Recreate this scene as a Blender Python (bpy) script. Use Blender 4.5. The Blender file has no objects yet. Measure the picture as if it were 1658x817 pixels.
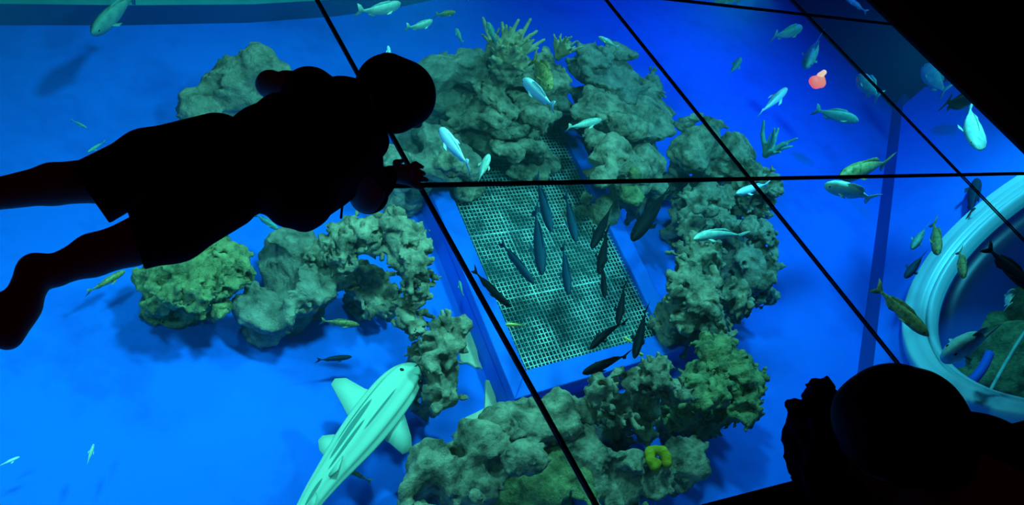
import bpy, math, random
import numpy as np
from mathutils import Vector, Matrix

# ------------------------------------------------------------------ camera, world, lamps, exposure
SC = bpy.context.scene
COL = SC.collection
H = 1.6                                   # eye height above the glass floor (glass top at z = 0)
F = -2.97                                 # tank floor
FPX = 1729.0
PP = np.array([829.0, 408.5])
_v1 = np.array([-1349., -2278., FPX]); _v2 = np.array([2486., -160., FPX])
CY = _v1 / np.linalg.norm(_v1)
CX = _v2 / np.linalg.norm(_v2); CX = CX - CY * (CX @ CY); CX /= np.linalg.norm(CX)
CZ = np.cross(CX, CY)                     # world axes written in camera axes (x right, y down, z forward)

cam_data = bpy.data.cameras.new('camera')
cam_data.sensor_width = 36.0
cam_data.lens = FPX / 1658.0 * 36.0
cam_data.clip_start = 0.02
cam = bpy.data.objects.new('camera', cam_data)
COL.objects.link(cam)
right = Vector((CX[0], CY[0], CZ[0])); up = -Vector((CX[1], CY[1], CZ[1])); back = -Vector((CX[2], CY[2], CZ[2]))
m = Matrix((right, up, back)).transposed().to_4x4(); m.translation = (0, 0, H)
cam.matrix_world = m
SC.camera = cam

world = bpy.data.worlds.new('dark_room'); SC.world = world; world.use_nodes = True
bg = world.node_tree.nodes['Background']
bg.inputs[0].default_value = (1.0, 0.06, 0.22, 1); bg.inputs[1].default_value = 0.006

def lamp(name, loc, target, power, color, size=0.35, spread=128):
    d = bpy.data.lights.new(name, 'AREA'); d.shape = 'DISK'; d.size = size; d.energy = power * 0.15; d.color = color
    d.spread = math.radians(spread)
    o = bpy.data.objects.new(name, d); COL.objects.link(o); o.location = loc
    o.rotation_euler = (Vector(target) - Vector(loc)).to_track_quat('-Z', 'Y').to_euler()
    return o

CYAN = (0.16, 1.0, 0.90); AZURE = (0.08, 0.80, 1.0); DEEP = (0.02, 0.10, 1.0)
# unseen tank lamps set below deck level; the near pair is added fill
def down(x, y, power, color, size=0.3, z=-0.2): lamp('unseen_tank_lamp', (x, y, z), (x, y, F), power, color, size)
down(-0.45, 2.3, 250, CYAN)
down(0.5, 3.35, 200, CYAN)
down(2.2, 3.3, 260, CYAN)
down(4.0, 3.35, 260, CYAN)
down(6.0, 3.4, 190, AZURE)
down(1.0, 0.40, 70, CYAN)  # added fill lamp for the near left floor
down(3.2, 0.40, 50, CYAN)  # added fill lamp for the near reef
down(2.8, 5.6, 165, CYAN)
down(5.0, 5.4, 120, (0.12, 0.85, 1.0))
down(7.9, 6.4, 300, DEEP)
down(8.0, 4.0, 240, AZURE)

vs = SC.view_settings
SC.display_settings.display_device = 'sRGB'
vs.view_transform = 'Standard'; vs.look = 'None'; vs.gamma = 1.0; vs.exposure = 0.0; vs.use_curve_mapping = False

# ------------------------------------------------------------------ helpers
def ray(px, py):
    d = np.array([px - PP[0], py - PP[1], FPX])
    return np.array([d @ CX, d @ CY, d @ CZ])
def at(px, py, z):
    """point of the horizontal plane z seen at pixel px, py"""
    r = ray(px, py); t = (z - H) / r[2]
    return np.array([r[0] * t, r[1] * t, z])
def mpp(p):
    """metres per pixel at a point"""
    return float(np.linalg.norm(np.asarray(p) - np.array([0, 0, H]))) / FPX
def seedrand(s): return np.random.default_rng(s)

def link(name, me, mats, parent=None, smooth=True):
    if smooth:
        me.polygons.foreach_set('use_smooth', np.ones(len(me.polygons), dtype=bool))
    if not isinstance(mats, (list, tuple)): mats = [mats]
    if len(me.materials) == 0:
        for mt in mats: me.materials.append(mt)
    o = bpy.data.objects.new(name, me); COL.objects.link(o)
    if parent is not None: o.parent = parent
    return o
def mesh(name, V, Fc):
    me = bpy.data.meshes.new(name); me.from_pydata([tuple(map(float, v)) for v in V], [], [tuple(map(int, f)) for f in Fc]); me.update()
    return me
def empty(name, loc=(0, 0, 0)):
    o = bpy.data.objects.new(name, None); COL.objects.link(o); o.location = loc; o.empty_display_size = 0.1
    return o
def tag(o, label=None, cat=None, group=None, kind=None):
    if label: o['label'] = label
    if cat: o['category'] = cat
    if group: o['group'] = group
    if kind: o['kind'] = kind
    return o
def box_vf(c, s):
    x, y, z = c; a, b, d = s[0] / 2, s[1] / 2, s[2] / 2
    V = [(x - a, y - b, z - d), (x + a, y - b, z - d), (x + a, y + b, z - d), (x - a, y + b, z - d),
         (x - a, y - b, z + d), (x + a, y - b, z + d), (x + a, y + b, z + d), (x - a, y + b, z + d)]
    Fc = [(0, 3, 2, 1), (4, 5, 6, 7), (0, 1, 5, 4), (1, 2, 6, 5), (2, 3, 7, 6), (3, 0, 4, 7)]
    return V, Fc
def prism(pts, z0, z1):
    n = len(pts)
    V = [(p[0], p[1], z0) for p in pts] + [(p[0], p[1], z1) for p in pts]
    Fc = [tuple(range(n - 1, -1, -1)), tuple(range(n, 2 * n))] + [(i, (i + 1) % n, n + (i + 1) % n, n + i) for i in range(n)]
    return V, Fc
def bevel(o, w, seg=2):
    b = o.modifiers.new('bevel', 'BEVEL'); b.width = w; b.segments = seg; b.limit_method = 'ANGLE'
    return o
def tube(P, R, n=10, closed=False):
    P = np.asarray(P, float); R = np.full(len(P), R) if np.isscalar(R) else np.asarray(R, float)
    V = []; Fc = []; k = len(P)
    T = np.gradient(P, axis=0)
    for i in range(k):
        t = T[i] / np.linalg.norm(T[i]); a = np.cross(t, [0, 0, 1.0])
        if np.linalg.norm(a) < 1e-3: a = np.cross(t, [1.0, 0, 0])
        a /= np.linalg.norm(a); b = np.cross(t, a)
        for j in range(n):
            th = 2 * math.pi * j / n; V.append(P[i] + R[i] * (math.cos(th) * a + math.sin(th) * b))
    for i in range(k - 1):
        for j in range(n):
            Fc.append((i * n + j, i * n + (j + 1) % n, (i + 1) * n + (j + 1) % n, (i + 1) * n + j))
    Fc.append(tuple(range(n - 1, -1, -1))); Fc.append(tuple((k - 1) * n + j for j in range(n)))
    return V, Fc

# ---- numpy volume modelling: signed distance grids turned to meshes by surface nets
_LAT = seedrand(7).random((32, 32, 32)).astype(np.float32)
def noise3(P, s=0):
    """smooth value noise in 0..1, P (n,3)"""
    P = P + np.array([s * 7.13, s * 3.71, s * 11.37]); i = np.floor(P).astype(np.int64); f = (P - i).astype(np.float32); f = f * f * (3 - 2 * f)
    i0 = i & 31; i1 = (i + 1) & 31
    x0, y0, z0 = i0.T; x1, y1, z1 = i1.T; fx, fy, fz = f.T
    a = _LAT[x0, y0, z0] * (1 - fx) + _LAT[x1, y0, z0] * fx; b = _LAT[x0, y1, z0] * (1 - fx) + _LAT[x1, y1, z0] * fx
    c = _LAT[x0, y0, z1] * (1 - fx) + _LAT[x1, y0, z1] * fx; d = _LAT[x0, y1, z1] * (1 - fx) + _LAT[x1, y1, z1] * fx
    return (a * (1 - fy) + b * fy) * (1 - fz) + (c * (1 - fy) + d * fy) * fz
def surface_net(D, lo, h):
    S = D < 0; nx, ny, nz = D.shape
    corner = [S[i:nx - 1 + i, j:ny - 1 + j, k:nz - 1 + k] for i in (0, 1) for j in (0, 1) for k in (0, 1)]
    cnt = sum(c.astype(np.int8) for c in corner)
    act = (cnt > 0) & (cnt < 8)
    idx = np.argwhere(act); n = len(idx)
    ids = -np.ones(act.shape, np.int64); ids[act] = np.arange(n)
    pos = np.zeros((n, 3)); w = np.zeros(n)
    offs = np.array([(i, j, k) for i in (0, 1) for j in (0, 1) for k in (0, 1)])
    val = np.stack([D[idx[:, 0] + o[0], idx[:, 1] + o[1], idx[:, 2] + o[2]] for o in offs], 1)
    for a in range(8):
        for b in range(a + 1, 8):
            if np.abs(offs[a] - offs[b]).sum() != 1: continue
            va, vb = val[:, a], val[:, b]; cr = (va < 0) != (vb < 0)
            t = np.where(cr, va / np.where(cr, va - vb, 1), 0)
            p = offs[a] + t[:, None] * (offs[b] - offs[a]); pos[cr] += p[cr]; w[cr] += 1
    pos = (pos / w[:, None] + idx) * h + lo
    Q = []
    for ax in range(3):
        u, v = (ax + 1) % 3, (ax + 2) % 3
        sl0 = [slice(None)] * 3; sl1 = [slice(None)] * 3; sl0[ax] = slice(0, -1); sl1[ax] = slice(1, None)
        e = S[tuple(sl0)] != S[tuple(sl1)]; E = np.argwhere(e)
        ok = (E[:, u] > 0) & (E[:, v] > 0) & (E[:, u] < D.shape[u] - 1) & (E[:, v] < D.shape[v] - 1); E = E[ok]
        du = np.zeros(3, int); du[u] = 1; dv = np.zeros(3, int); dv[v] = 1
        g = lambda A: ids[A[:, 0], A[:, 1], A[:, 2]]
        q = np.stack([g(E - du - dv), g(E - dv), g(E), g(E - du)], 1)
        flip = ~S[E[:, 0], E[:, 1], E[:, 2]]; q[flip] = q[flip][:, ::-1]
        Q.append(q)
    Q = np.concatenate(Q); Q = Q[(Q >= 0).all(1)]
    return pos, Q
def biggest(V, Q):
    """keep the largest connected piece"""
    L = np.arange(len(V))
    while True:
        m = L[Q].min(1); N = L.copy()
        for k in range(4): np.minimum.at(N, Q[:, k], m)
        N = N[N]; N = N[N]
        if (N == L).all(): break
        L = N
    u, c = np.unique(L, return_counts=True); keep = L == u[c.argmax()]
    idx = np.cumsum(keep) - 1; q = Q[keep[Q[:, 0]]]
    return V[keep], idx[q]
def np_mesh(name, V, Q):
    me = bpy.data.meshes.new(name); nv, nq = len(V), len(Q)
    me.vertices.add(nv); me.vertices.foreach_set('co', V.astype(np.float32).ravel())
    me.loops.add(nq * 4); me.loops.foreach_set('vertex_index', Q.astype(np.int32).ravel())
    me.polygons.add(nq); me.polygons.foreach_set('loop_start', np.arange(0, nq * 4, 4, dtype=np.int32))
    me.update(calc_edges=True); me.validate()
    return me
def smin(a, b, k):
    hh = np.clip(0.5 + 0.5 * (b - a) / k, 0, 1)
    return b * (1 - hh) + a * hh - k * hh * (1 - hh)
def grid(lo, hi, h):
    ax = [np.arange(lo[i], hi[i] + h, h) for i in range(3)]
    G = np.stack(np.meshgrid(*ax, indexing='ij'), -1)
    return G
def sd_cap(G, a, b, ra, rb):
    a = np.asarray(a, float); b = np.asarray(b, float); ba = b - a; L = max(ba @ ba, 1e-9)
    t = np.clip(((G - a) @ ba) / L, 0, 1)
    return np.linalg.norm(G - a - t[..., None] * ba, axis=-1) - (ra + (rb - ra) * t)
def sd_ell(G, c, r):
    r = np.asarray(r, float); q = (G - np.asarray(c, float)) / r
    k = np.linalg.norm(q, axis=-1)
    return (k - 1) * r.min()
def sdf_caps(name, caps, h, k, pad=0.03, post=None):
    """caps: list of (a, b, ra, rb)"""
    pts = np.array([c[0] for c in caps] + [c[1] for c in caps]); rr = max(max(c[2], c[3]) for c in caps)
    lo = np.min([np.minimum(c[0], c[1]) - max(c[2], c[3]) for c in caps], axis=0) - pad
    hi = np.max([np.maximum(c[0], c[1]) + max(c[2], c[3]) for c in caps], axis=0) + pad
    G = grid(lo, hi, h); D = np.full(G.shape[:3], 9.0)
    for a, b, ra, rb in caps:
        l = np.minimum(a, b) - max(ra, rb) - 3 * k - 2 * h; u = np.maximum(a, b) + max(ra, rb) + 3 * k + 2 * h
        i0 = np.maximum(((l - lo) / h).astype(int), 0); i1 = ((u - lo) / h).astype(int) + 2
        s = (slice(i0[0], i1[0]), slice(i0[1], i1[1]), slice(i0[2], i1[2]))
        D[s] = smin(D[s], sd_cap(G[s], a, b, ra, rb), k)
    if post is not None: D = post(G, D)
    V, Q = surface_net(D, lo, h)
    return np_mesh(name, V, Q)

# ------------------------------------------------------------------ materials
def mat(name, color, rough=0.6, metal=0.0, noise=None, bump=0.0, bscale=40.0, spec=0.3, emit=None):
    mt = bpy.data.materials.new(name); mt.use_nodes = True; nt = mt.node_tree; b = nt.nodes['Principled BSDF']
    b.inputs['Base Color'].default_value = (*color, 1); b.inputs['Roughness'].default_value = rough
    b.inputs['Metallic'].default_value = metal; b.inputs['Specular IOR Level'].default_value = spec
    tc = nt.nodes.new('ShaderNodeTexCoord')
    if noise:
        c2, sc, lo, hi = noise
        n = nt.nodes.new('ShaderNodeTexNoise'); n.inputs['Scale'].default_value = sc; n.inputs['Detail'].default_value = 9; n.inputs['Roughness'].default_value = 0.66
        nt.links.new(tc.outputs['Object'], n.inputs['Vector'])
        r = nt.nodes.new('ShaderNodeMapRange'); r.inputs[1].default_value = lo; r.inputs[2].default_value = hi
        nt.links.new(n.outputs[0], r.inputs[0])
        mx = nt.nodes.new('ShaderNodeMix'); mx.data_type = 'RGBA'; mx.inputs[6].default_value = (*color, 1); mx.inputs[7].default_value = (*c2, 1)
        nt.links.new(r.outputs[0], mx.inputs[0]); nt.links.new(mx.outputs[2], b.inputs['Base Color'])
        mt['mix'] = mx.name
    if bump:
        n = nt.nodes.new('ShaderNodeTexNoise'); n.inputs['Scale'].default_value = bscale; n.inputs['Detail'].default_value = 8; n.inputs['Roughness'].default_value = 0.65
        nt.links.new(tc.outputs['Object'], n.inputs['Vector'])
        bp = nt.nodes.new('ShaderNodeBump'); bp.inputs['Strength'].default_value = bump; bp.inputs['Distance'].default_value = 0.035
        nt.links.new(n.outputs[0], bp.inputs['Height']); nt.links.new(bp.outputs[0], b.inputs['Normal'])
    if emit:
        b.inputs['Emission Color'].default_value = (*emit[0], 1); b.inputs['Emission Strength'].default_value = emit[1]
    return mt

M = {}
M['floor'] = mat('blue_tank_paint', (0.002, 0.15, 0.84), 0.7, noise=((0.002, 0.09, 0.60), 2.2, 0.50, 0.82), spec=0.1)
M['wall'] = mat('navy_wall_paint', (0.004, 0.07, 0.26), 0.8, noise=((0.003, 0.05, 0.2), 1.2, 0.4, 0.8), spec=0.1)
M['shade_wall'] = mat('shaded_navy_wall', (0.002, 0.022, 0.11), 0.8, noise=((0.002, 0.017, 0.085), 1.2, 0.4, 0.8), spec=0.1)  # darker copy of the wall navy; shade under the deck put into the colour
M['skirt'] = mat('mid_blue_skirting', (0.004, 0.10, 0.42), 0.8, noise=((0.003, 0.07, 0.32), 1.2, 0.4, 0.8), spec=0.1)
M['panel'] = mat('azure_panel_paint', (0.004, 0.19, 0.88), 0.6, noise=((0.004, 0.12, 0.7), 1.0, 0.45, 0.9), spec=0.1)
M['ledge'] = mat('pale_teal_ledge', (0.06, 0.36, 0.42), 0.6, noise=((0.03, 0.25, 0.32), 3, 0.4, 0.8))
M['rock'] = mat('olive_reef_rock', (0.62, 0.47, 0.32), 0.9, noise=((0.07, 0.068, 0.052), 9.0, 0.36, 0.66), bump=1.0, bscale=24, spec=0.1)
M['rock_grey'] = mat('grey_reef_rock', (0.48, 0.40, 0.31), 0.9, noise=((0.09, 0.10, 0.08), 8.0, 0.36, 0.68), bump=1.0, bscale=28, spec=0.1)
M['rock_green'] = mat('green_coral_rock', (0.60, 0.54, 0.24), 0.9, noise=((0.10, 0.13, 0.07), 12.0, 0.36, 0.66), bump=1.0, bscale=60, spec=0.1)
M['coral'] = mat('tan_branch_coral', (0.55, 0.44, 0.27), 0.85, noise=((0.2, 0.17, 0.10), 12, 0.4, 0.7), bump=0.4, bscale=80, spec=0.1)
M['sponge'] = mat('yellow_sponge', (0.62, 0.42, 0.03), 0.9, noise=((0.45, 0.27, 0.02), 20, 0.4, 0.7), bump=0.6, bscale=90, spec=0.1)
M['sand'] = mat('pale_sand', (0.75, 0.62, 0.42), 0.9, noise=((0.6, 0.5, 0.34), 20, 0.4, 0.7), bump=0.3, bscale=90, spec=0.1)
M['frame'] = mat('blue_box_paint', (0.003, 0.15, 0.84), 0.55, noise=((0.003, 0.10, 0.6), 4, 0.5, 0.85), spec=0.15)
M['wire'] = mat('glinting_galvanised_wire', (0.62, 0.75, 0.70), 0.5, noise=((0.06, 0.16, 0.17), 6, 0.36, 0.60))  # pale and dark mottling puts broken glints into the wire colour
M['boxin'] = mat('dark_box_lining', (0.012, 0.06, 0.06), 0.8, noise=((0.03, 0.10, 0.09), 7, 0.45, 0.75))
M['ring'] = mat('white_ring', (0.40, 0.62, 0.68), 0.35, spec=0.5)
def world_noise(mt, scale):
    nt = mt.node_tree; g = nt.nodes.new('ShaderNodeNewGeometry')
    for n in nt.nodes:
        if n.type == 'TEX_NOISE': nt.links.new(g.outputs['Position'], n.inputs['Vector']); n.inputs['Scale'].default_value = scale
world_noise(M['wire'], 5.5)
M['joint'] = mat('dark_sealant', (0.012, 0.03, 0.035), 0.5)
M['deck'] = mat('black_carpet', (0.012, 0.006, 0.008), 0.95, noise=((0.006, 0.003, 0.004), 30, 0.4, 0.7), spec=0.05)
M['trim'] = mat('dark_metal_trim', (0.008, 0.004, 0.008), 0.45, spec=0.2)
M['skin'] = mat('skin', (0.35, 0.2, 0.14), 0.6)
M['cloth'] = mat('dark_jacket_cloth', (0.03, 0.018, 0.03), 0.9, bump=0.3, bscale=30, spec=0.05)
M['cloth2'] = mat('black_shorts_cloth', (0.014, 0.008, 0.012), 0.9, spec=0.05)
M['cloth3'] = mat('dark_blue_cloth', (0.02, 0.02, 0.03), 0.9, bump=0.4, bscale=25, spec=0.05)
M['hair'] = mat('black_hair', (0.006, 0.004, 0.005), 0.7, spec=0.1)
M['shark'] = mat('pale_shark_skin', (0.42, 0.60, 0.47), 0.6, spec=0.2)
M['shark_dark'] = mat('grey_shark_streak', (0.09, 0.22, 0.20), 0.6, spec=0.2)
M['f_pale'] = mat('pale_silver_scales', (0.55, 0.72, 0.58), 0.4, noise=((0.25, 0.42, 0.36), 9, 0.42, 0.7))
M['f_bright'] = mat('bright_silver_scales', (0.75, 0.92, 0.95), 0.35)
M['f_teal'] = mat('teal_scales', (0.16, 0.38, 0.34), 0.5, noise=((0.08, 0.22, 0.22), 9, 0.42, 0.7))
M['f_dark'] = mat('dark_scales', (0.004, 0.007, 0.012), 0.6, spec=0.05)
M['f_blue'] = mat('blue_grey_scales', (0.005, 0.035, 0.07), 0.6, spec=0.08)
M['f_olive'] = mat('olive_scales', (0.42, 0.34, 0.12), 0.5, noise=((0.12, 0.12, 0.05), 14, 0.42, 0.62))
M['f_yellow'] = mat('yellow_scales', (0.85, 0.62, 0.18), 0.5)
M['eye'] = mat('black_eye', (0.005, 0.005, 0.006), 0.2)
M['glow'] = mat('glowing_orange', (0.8, 0.3, 0.15), 0.5, emit=((1.0, 0.10, 0.06), 1.2))  # emission stands for the orange reflection, not for a lamp
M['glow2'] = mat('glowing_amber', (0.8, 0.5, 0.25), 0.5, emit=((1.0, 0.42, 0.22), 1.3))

def glass_mat(name, tint, gloss, rough=0.03):
    g = bpy.data.materials.new(name); g.use_nodes = True; nt = g.node_tree
    for n in list(nt.nodes): nt.nodes.remove(n)
    out = nt.nodes.new('ShaderNodeOutputMaterial'); tr = nt.nodes.new('ShaderNodeBsdfTransparent'); tr.inputs[0].default_value = (*tint, 1)
    gl = nt.nodes.new('ShaderNodeBsdfGlossy'); gl.inputs['Roughness'].default_value = rough
    mx = nt.nodes.new('ShaderNodeMixShader'); mx.inputs[0].default_value = gloss
    nt.links.new(tr.outputs[0], mx.inputs[1]); nt.links.new(gl.outputs[0], mx.inputs[2]); nt.links.new(mx.outputs[0], out.inputs[0])
    return g
M['glass'] = glass_mat('clear_floor_glass', (0.985, 0.995, 0.995), 0.03)
M['acrylic'] = glass_mat('porthole_acrylic', (0.75, 0.95, 0.97), 0.015, 0.3)

def water_mat():
    g = bpy.data.materials.new('tank_water'); g.use_nodes = True; nt = g.node_tree
    for n in list(nt.nodes): nt.nodes.remove(n)
    out = nt.nodes.new('ShaderNodeOutputMaterial'); ab = nt.nodes.new('ShaderNodeVolumeAbsorption')
    ab.inputs['Color'].default_value = (0.0, 0.72, 0.85, 1); ab.inputs['Density'].default_value = 0.09
    sca = nt.nodes.new('ShaderNodeVolumeScatter'); sca.inputs['Color'].default_value = (0.05, 0.75, 0.95, 1)
    sca.inputs['Density'].default_value = 0.009
    ad = nt.nodes.new('ShaderNodeAddShader'); nt.links.new(ab.outputs[0], ad.inputs[0]); nt.links.new(sca.outputs[0], ad.inputs[1])
    nt.links.new(ad.outputs[0], out.inputs['Volume'])
    return g
M['water'] = water_mat()

# ------------------------------------------------------------------ the setting
def structure(name, V, Fc, mt, smooth=False, bev=0):
    o = link(name, mesh(name, V, Fc), mt, smooth=smooth); o['kind'] = 'structure'
    if bev: bevel(o, bev)
    return o
XR = 10.35; YF = 9.1; XL = -2.6; YN = -0.2          # inside faces of the tank
GX = [-0.6 * H, 0.105 * H, 0.836 * H, 1.579 * H, 2.29 * H, 2.662 * H]   # joints of the viewing floor, from the seams
GY = [0.424 * H, 1.047 * H, 1.671 * H, 1.95 * H]

V, Fc = box_vf(((XL + XR + 2) / 2, (YN + YF) / 2, F - 0.1), (XR + 2 - XL, YF - YN + 1, 0.2))
structure('floor_tank', V, Fc, M['floor'])
V, Fc = box_vf(((XL + XR) / 2, YF + 0.1, F / 2 - 0.1), (XR - XL + 0.4, 0.2, -F - 0.1)); structure('wall_far', V, Fc, M['wall'])
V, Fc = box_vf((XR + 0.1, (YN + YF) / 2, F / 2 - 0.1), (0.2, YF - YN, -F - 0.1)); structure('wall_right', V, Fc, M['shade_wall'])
V, Fc = box_vf((XL - 0.1, (YN + YF) / 2, F / 2 - 0.1), (0.2, YF - YN, -F - 0.1)); structure('wall_left', V, Fc, M['wall'])
V, Fc = box_vf(((XL + XR) / 2, YN - 0.1, F / 2 - 0.1), (XR - XL + 0.4, 0.2, -F - 0.1)); structure('wall_near', V, Fc, M['wall'])

# low curved ledge along the far left of the tank
front = [at(x, y, F)[:2] for x, y in ((-420, 46), (-200, 44), (0, 41), (200, 41), (400, 37), (540, 27), (640, 13), (720, -4), (800, -26))]
LT = F + 0.17
nf = len(front); V = []; Fc = []
for p in front: V.append((*p, F - 0.02))
for p in front: V.append((*p, LT))
for p in front: V.append((p[0] - 0.02, p[1] + 2.2, LT + 0.02))
for p in front: V.append((p[0] - 0.02, p[1] + 2.2, F - 0.02))
for i in range(nf - 1):
    for a in range(4):
        b = (a + 1) % 4
        Fc.append((a * nf + i, a * nf + i + 1, b * nf + i + 1, b * nf + i))
Fc.append((0, nf, 2 * nf, 3 * nf)); Fc.append((nf - 1, 4 * nf - 1, 3 * nf - 1, 2 * nf - 1))
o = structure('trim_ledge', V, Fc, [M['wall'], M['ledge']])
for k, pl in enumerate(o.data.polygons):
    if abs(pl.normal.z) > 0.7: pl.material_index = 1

# sloping wall on the right that carries the round window, with an upright skirting below it
n_h = np.array([-math.sqrt(.5), math.sqrt(.5), 0]); NR = np.array([-0.612, 0.612, 0.5]); NR /= np.linalg.norm(NR)
b0 = at(1390, 590, F); b1 = at(1440, 212, F)
dirl = (b1 - b0) / np.linalg.norm(b1 - b0)
pA = b0 - dirl * 3.0; pB = b0 + dirl * ((XR - b0[0]) / dirl[0])
SK = 0.22
nh = np.array([-dirl[1], dirl[0], 0.0]); NR = nh * math.sin(math.radians(60)) + np.array([0, 0, math.cos(math.radians(60))])
slope = np.cross(dirl, NR); slope = slope if slope[2] > 0 else -slope
LS = (-0.12 - (F + SK)) / slope[2]
V, Fc = [], []
q = [pA + (0, 0, -.02), pB + (0, 0, -.02), pB + (0, 0, SK), pA + (0, 0, SK)]
off = -nh * 0.12
V = [*q, *[p + off for p in q]]
structure('baseboard_right', V, [(0, 1, 2, 3), (7, 6, 5, 4), (0, 4, 5, 1), (1, 5, 6, 2), (2, 6, 7, 3), (3, 7, 4, 0)], M['skirt'])
P0 = pA + np.array([0, 0, SK])
def pl(u, v, w=0.0): return P0 + dirl * u + slope * v + NR * w        # coordinates on the sloping wall
LU = float(np.linalg.norm(pB - pA))
# find where the ring centre ray meets the wall
def hit_panel(px, py, w=0.0):
    r = ray(px, py); c = np.array([0, 0, H]); t = ((P0 + NR * w - c) @ NR) / (r @ NR); p = c + r * t - P0
    return p @ dirl, p @ slope
ring_out = [(1658, 298), (1600, 332), (1540, 385), (1500, 440), (1475, 500), (1463, 560), (1480, 605), (1530, 650), (1590, 682)]
ring_in = [(1658, 352), (1600, 392), (1555, 440), (1525, 490), (1513, 540), (1518, 590), (1545, 635), (1600, 677)]
def fit(pts, w):
    Q = np.array([hit_panel(*p, w) for p in pts]); A = np.c_[2 * Q, np.ones(len(Q))]; s = np.linalg.lstsq(A, (Q ** 2).sum(1), rcond=None)[0]
    return s[:2], math.sqrt(s[2] + s[0] ** 2 + s[1] ** 2)
RC, RO = fit(ring_out, 0.0); _, RI = fit(ring_in, 0.0)
print('RING', RC, RO, fit(ring_in, 0.0), 'panel', LU, LS)
# wall with a round hole
NS = 72
outer = []
for k in range(NS):
    th = 2 * math.pi * k / NS; d = np.array([math.cos(th), math.sin(th)])
    ts = []
    for a, lo, hi in ((0, 0, LU), (1, 0, LS)):
        if d[a] > 1e-6: ts.append((hi - RC[a]) / d[a])
        elif d[a] < -1e-6: ts.append((lo - RC[a]) / d[a])
    t = min(x for x in ts if x > 0) if any(x > 0 for x in ts) else RO + 0.05
    outer.append(RC + d * max(t, RO + 0.02))
RH = RO - 0.06
V = [pl(*(RC + RH * np.array([math.cos(2 * math.pi * k / NS), math.sin(2 * math.pi * k / NS)]))) for k in range(NS)] + [pl(*p) for p in outer]
V += [v - NR * 0.1 for v in V]
Fc = []
for k in range(NS):
    j = (k + 1) % NS
    Fc += [(k, j, NS + j, NS + k), (2 * NS + j, 2 * NS + k, 3 * NS + k, 3 * NS + j), (j, k, 2 * NS + k, 2 * NS + j)]
structure('wall_slope', V, Fc, M['panel'])
def lathe_panel(profile, n=96):
    V = []; Fc = []; k = len(profile)
    for i in range(n):
        th = 2 * math.pi * i / n
        for r, w in profile: V.append(pl(*(RC + r * np.array([math.cos(th), math.sin(th)])), w))
    for i in range(n):
        for j in range(k - 1):
            a = i * k + j; b = ((i + 1) % n) * k + j
            Fc.append((a, b, b + 1, a + 1))
    return V, Fc
win = empty('window_1'); tag(win, 'big round porthole with a broad white ring in the sloping wall', kind='structure')
dR = RO - RI
V, Fc = lathe_panel([(RO, -0.05), (RO, 0.04), (RO - 0.03, 0.10), (RO - 0.1 * dR - .03, 0.11), (RO - 0.14 * dR - .03, 0.07), (RO - 0.5 * dR, 0.09), (RO - .72 * dR, 0.07), (RO - 0.76 * dR, 0.01), (RO - 0.80 * dR, 0.01), (RO - 0.84 * dR, 0.05), (RI + 0.02, 0.05), (RI, 0.02), (RI, -0.06)])
link('ring', mesh('ring', V, Fc), M['ring'], win)
V, Fc = lathe_panel([(RI - 0.002, -0.02)] + [(RI * math.cos(a), -0.02 - 0.30 * math.sin(a)) for a in np.linspace(0.15, 1.5, 8)])
link('pane', mesh('pane', V, Fc), M['acrylic'], win)
# chamber behind the porthole
V, Fc = lathe_panel([(RI + 0.005, -0.06), (RI + 0.02, -0.10), (RI + 0.25, -0.3), (RI + 0.25, -1.7), (0.02, -1.75)], 48)
link('chamber', mesh('chamber', V, Fc), M['panel'], win)
def panel_pt(px, py, w): u, v = hit_panel(px, py, w); return pl(u, v, w)
def bez(pts, n=24):
    pts = [np.asarray(p, float) for p in pts]; out = []
    for t in np.linspace(0, 1, n):
        q = pts
        while len(q) > 1: q = [a * (1 - t) + b * t for a, b in zip(q[:-1], q[1:])]
        out.append(q[0])
    return np.array(out)
V, Fc = tube(bez([panel_pt(*p, -0.5) for p in ((1690, 500), (1648, 545), (1622, 600), (1585, 665))]), 0.014)
link('pale_rail', mesh('pale_rail', V, Fc), M['f_pale'], win)
V, Fc = tube(bez([panel_pt(*p, -0.5) for p in ((1545, 632), (1575, 622), (1592, 600), (1602, 572))]), 0.035)
link('blue_pipe', mesh('blue_pipe', V, Fc), M['frame'], win)
V, Fc = box_vf((0, 0, 0), (1, 1, 1))
cp = [panel_pt(*p, -0.9) for p in ((1530, 530), (1545, 490), (1620, 400), (1690, 350), (1700, 440), (1600, 470))]
me = mesh('blue_backing', [*cp, *[p - NR * 0.05 for p in cp]], [tuple(range(6)), tuple(range(11, 5, -1))] + [(i, 6 + i, 6 + (i + 1) % 6, (i + 1) % 6) for i in range(6)])
link('blue_backing', me, M['frame'], win, smooth=False)

# deck around the viewing floor
def deck(name, x0, x1, y0, y1):
    V, Fc = box_vf(((x0 + x1) / 2, (y0 + y1) / 2, -0.004), (x1 - x0, y1 - y0, 0.024)); return structure(name, V, Fc, M['deck'])
TW = 0.26
deck('floor_deck_right', GX[-1] + TW, XR + 0.6, YN - 2.4, YF + 0.5)
deck('floor_deck_near', XL - 0.6, GX[-1] + TW, YN - 2.4, GY[0] - 0.05)
deck('floor_deck_far', XL - 0.6, GX[-1] + TW, GY[-1] + 0.05, YF + 0.5)
deck('floor_deck_left', XL - 0.6, GX[0] - 0.05, GY[0] - 0.05, GY[-1] + 0.05)
V, Fc = box_vf((GX[-1] + TW / 2, (GY[0] + GY[-1]) / 2, -0.004), (TW, GY[-1] - GY[0] + 0.1, 0.018)); structure('trim_right', V, Fc, M['trim'])
V, Fc = box_vf(((GX[0] + GX[-1]) / 2, GY[0] - 0.025, -0.004), (GX[-1] - GX[0] + 0.1, 0.05, 0.018)); structure('trim_near', V, Fc, M['trim'])
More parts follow.
